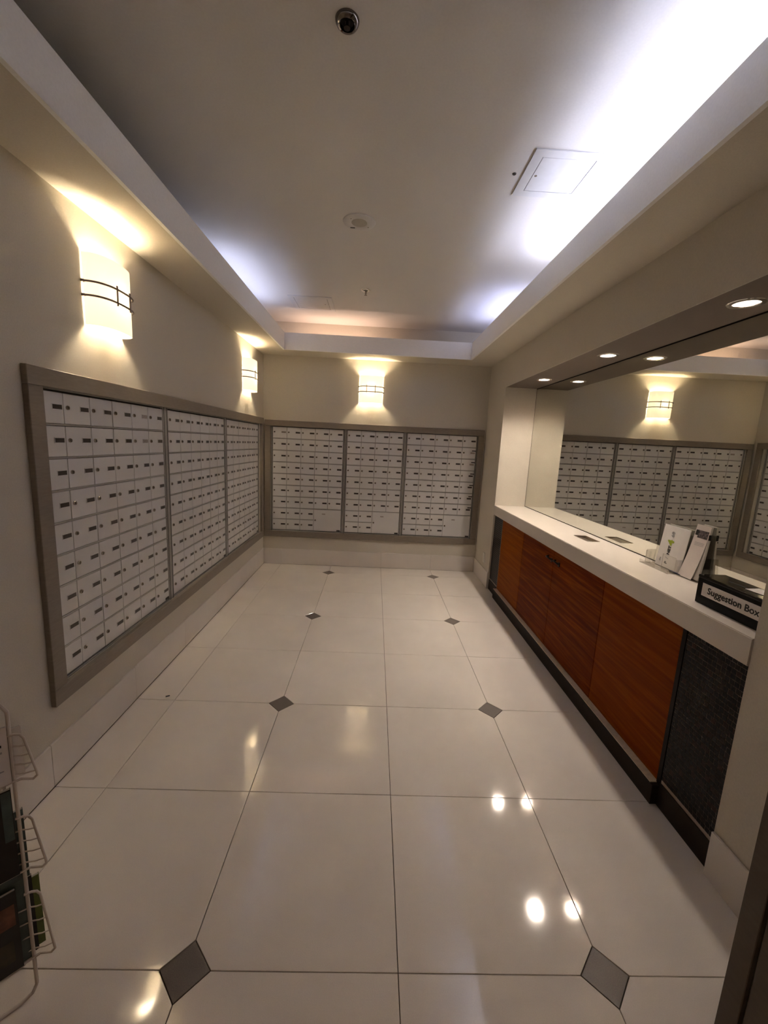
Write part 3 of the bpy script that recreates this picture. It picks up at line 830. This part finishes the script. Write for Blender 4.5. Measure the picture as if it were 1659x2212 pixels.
# pen
pn = thing('ballpoint_pen', 'dark blue ballpoint pen lying at the foot of the leaflets', 'pen', (2.035, 1.015, CZ))
bm = bmesh.new(); tube(bm, [(0, .052, .0058), (0, -.060, .0058)], .0048, 10); mk('barrel', bm, M['navy'], pn, smooth=True)
bm = bmesh.new(); lathe(bm, [(.0047, 0), (.0025, .010), (.0008, .014), (0, .014)], 10, Matrix.Translation((0, .052, .0058)) @ Matrix.Rotation(-PI/2, 4, 'X')); mk('tip', bm, M['chrome'], pn, smooth=True)
bm = bx(-.0015, .0015, -.058, -.020, .0105, .0125, .0004); box(bm, -.0015, .0015, -.058, -.054, .008, .0125); mk('clip', bm, M['chrome'], pn)
pn.rotation_euler = (0, 0, .04)

# speck on the floor
o = mk('floor_scrap', bx(-.011, .011, -.005, .005, 0, .003, .001), M['black']); o.location = (-.665, 1.252, .0003); o.rotation_euler = (0, 0, .5)
tag(o, 'tiny dark scrap lying on the pale tile floor', 'scrap')

# ------------------------------------------------------------------ wire magazine rack
RX, RY = -.368, -.052
rk = thing('magazine_rack', 'white wire magazine rack standing on the floor by the entrance', 'rack', (RX, RY, 0), 0)
W_ = Vector((-.707, -.707, 0)); N_ = Vector((.707, -.707, 0))     # width to the left, front towards the lobby
def rp(a, n_, z): return tuple(-W_*a + N_*n_ + Vector((0, 0, z)))   # a: outwards past the upright
RW_ = .25
zt = .87
bm = bmesh.new()
tube(bm, [rp(0, 0, .035), rp(0, 0, zt-.03), rp(-.012, 0, zt-.006), rp(-.03, 0, zt), rp(-RW_+.03, 0, zt), rp(-RW_+.012, 0, zt-.006), rp(-RW_, 0, zt-.03), rp(-RW_, 0, .035),
          rp(-RW_+.012, 0, .012), rp(-RW_+.035, 0, .0045), rp(-.035, 0, .0045), rp(-.010, 0, .014), rp(0, 0, .035)], .0042, 8)
mk('front_loop', bm, M['wire'], rk, smooth=True)
bm = bmesh.new()
tube(bm, [rp(-.018, -.012, zt-.06), rp(-.018, -.014, .40), rp(-.018, -.10, .0045), rp(-RW_+.018, -.10, .0045), rp(-RW_+.018, -.014, .40), rp(-RW_+.018, -.012, zt-.06), rp(-.018, -.012, zt-.06)], .0036, 8)
mk('rear_stay', bm, M['wire'], rk, smooth=True)
TIERS = ((.120, .325), (.392, .550), (.650, .778))
for zb0, zt0 in TIERS:
    h = zt0-zb0
    bm = bmesh.new()
    def loop(s):       # s=+1 right end, mirrored for the left end
        f = (lambda a, n_, z: rp(a, n_, z)) if s > 0 else (lambda a, n_, z: rp(-RW_-a, n_, z))
        return [f(.012, -.002, zb0), f(.034, .014, zb0-.002), f(.042, .017, zb0+.006), f(.041, .016, zb0+.018), f(.024, .010, zt0-.014), f(.018, .008, zt0-.003), f(.008, .004, zt0), f(-.006, .001, zt0)]
    Rr = loop(1); Ll = loop(-1)
    tube(bm, Ll[::-1]+Rr, .0030, 8)
    tube(bm, [rp(-RW_-.012, .006, zb0+.006), rp(.012, .006, zb0+.006)], .0022, 6)
    mk('pocket_rim', bm, M['wire'], rk, smooth=True)
    for k in range(4):
        s = (k+.35)/4.1
        a = .041-.017*s; nn = .016-.006*s; z = zb0+.012+(h-.026)*s
        bm = bmesh.new(); tube(bm, [rp(a, nn, z-.002), rp(a*.55, nn*.8, z), rp(.004, .002, z+.001), rp(-.02, -.004, z)], .0018, 6); mk('cross_wire', bm, M['wire'], rk, smooth=True)
# magazines and leaflets in the rack, each its own thing
def rack_mag(name, label, cat, a1, wid, n0, thick, z0, hgt, leanb, mat, extra=None):
    loc = Vector((RX, RY, 0))+Vector(rp(a1, n0, z0))
    t = thing(name, label, cat, loc, 0, 'printed matter in the wire rack')
    ang = math.atan2(W_.y, W_.x); t.rotation_euler = (0, 0, ang)   # local x = W_ , local y = ?
    yd = Vector((-math.sin(ang), math.cos(ang), 0)); s = 1 if yd.dot(N_) > 0 else -1
    bm = bmesh.new(); c = [(s*thick, 0), (0, 0), (-s*leanb, hgt), (-s*leanb+s*thick, hgt)]
    prism(bm, c, 0, wid, 'x')
    e = .0012
    mk('page_block', bm, M['pages'], t)
    bm = bmesh.new(); prism(bm, [(s*(thick+e), 0), (s*(thick+.0001), 0), (-s*leanb+s*(thick+.0001), hgt), (-s*leanb+s*(thick+e), hgt)], -.0006, wid, 'x')
    prism(bm, [(s*(thick+e), 0), (-s*e, 0), (-s*leanb-s*e, hgt), (-s*leanb+s*(thick+e), hgt)], -.0014, -.0002, 'x')
    cv = mk('cover', bm, mat, t)
    if extra:
        for (u0, u1, v0, v1, m_) in extra:
            bm = bmesh.new(); y = lambda v: s*(thick+e)-s*leanb*v/hgt
            prism(bm, [(y(v0)+s*.0001, v0), (y(v0)+s*.0007, v0), (y(v1)+s*.0007, v1), (y(v1)+s*.0001, v1)], u0, u1, 'x')
            mk('cover_picture', bm, m_, cv)
    return t
rack_mag('magazine', 'black magazine with a rust coloured photo in the lowest rack pocket', 'magazine', -.022, .20, .004, .006, .128, .225, .01, M['cover_black'],
         [(.004, .10, .130, .190, M['cover_orange']), (.012, .05, .03, .09, M['cover_dark'])])
rack_mag('magazine', 'teal magazine in the lowest rack pocket behind the rust photo', 'magazine', -.003, .20, -.006, .006, .128, .235, .012, M['teal'])
rack_mag('magazine', 'black spined magazine in the lowest rack pocket behind the teal one', 'magazine', .011, .20, -.016, .006, .128, .222, .012, M['cover_black'])
rack_mag('magazine', 'olive green magazine in the lowest rack pocket', 'magazine', .026, .20, -.026, .006, .128, .205, .012, M['cover_green'])
rack_mag('magazine', 'dark photo magazine with teal edge in the middle rack pocket', 'magazine', -.010, .20, .002, .007, .400, .235, .01, M['cover_black'],
         [(.0, .018, .10, .232, M['teal']), (.03, .12, .08, .15, M['cover_dark'])])
rack_mag('magazine', 'teal magazine at the back of the middle rack pocket', 'magazine', .008, .20, -.010, .006, .370, .190, .008, M['teal'])
rack_mag('leaflet', 'white leaflets with dark print in the top rack pocket', 'leaflet', -.006, .20, .004, .004, .658, .145, .006, M['paper'],
         [(.01, .12, .098, .104, M['ink']), (.01, .10, .082, .087, M['ink_grey']), (.01, .11, .035, .038, M['ink_grey'])])
rack_mag('leaflet', 'plain pale leaflet at the back of the top rack pocket', 'leaflet', .020, .20, -.006, .003, .658, .130, .006, M['paper'])

# ------------------------------------------------------------------ unseen fill lamps added in the lobby behind the photographer
for lx, lab in ((-.15, 'round fill lamp added on the unseen lobby ceiling, rack side'), (1.10, 'round fill lamp added on the unseen lobby ceiling, counter side')):
    t = thing('lobby_fill_lamp', lab, 'fill lamp', (lx, -1.75, ZS), 0, 'added lobby fill lamps')
    bm = bmesh.new(); lathe(bm, [(.17, -.03), (.175, -.0005)], 32); mk('rim', bm, M['chrome'], t, smooth=True)
    bm = bmesh.new(); lathe(bm, [(0, -.06), (.08, -.055), (.14, -.045), (.168, -.03)], 32); mk('diffuser', bm, M['lobby'], t, smooth=True)
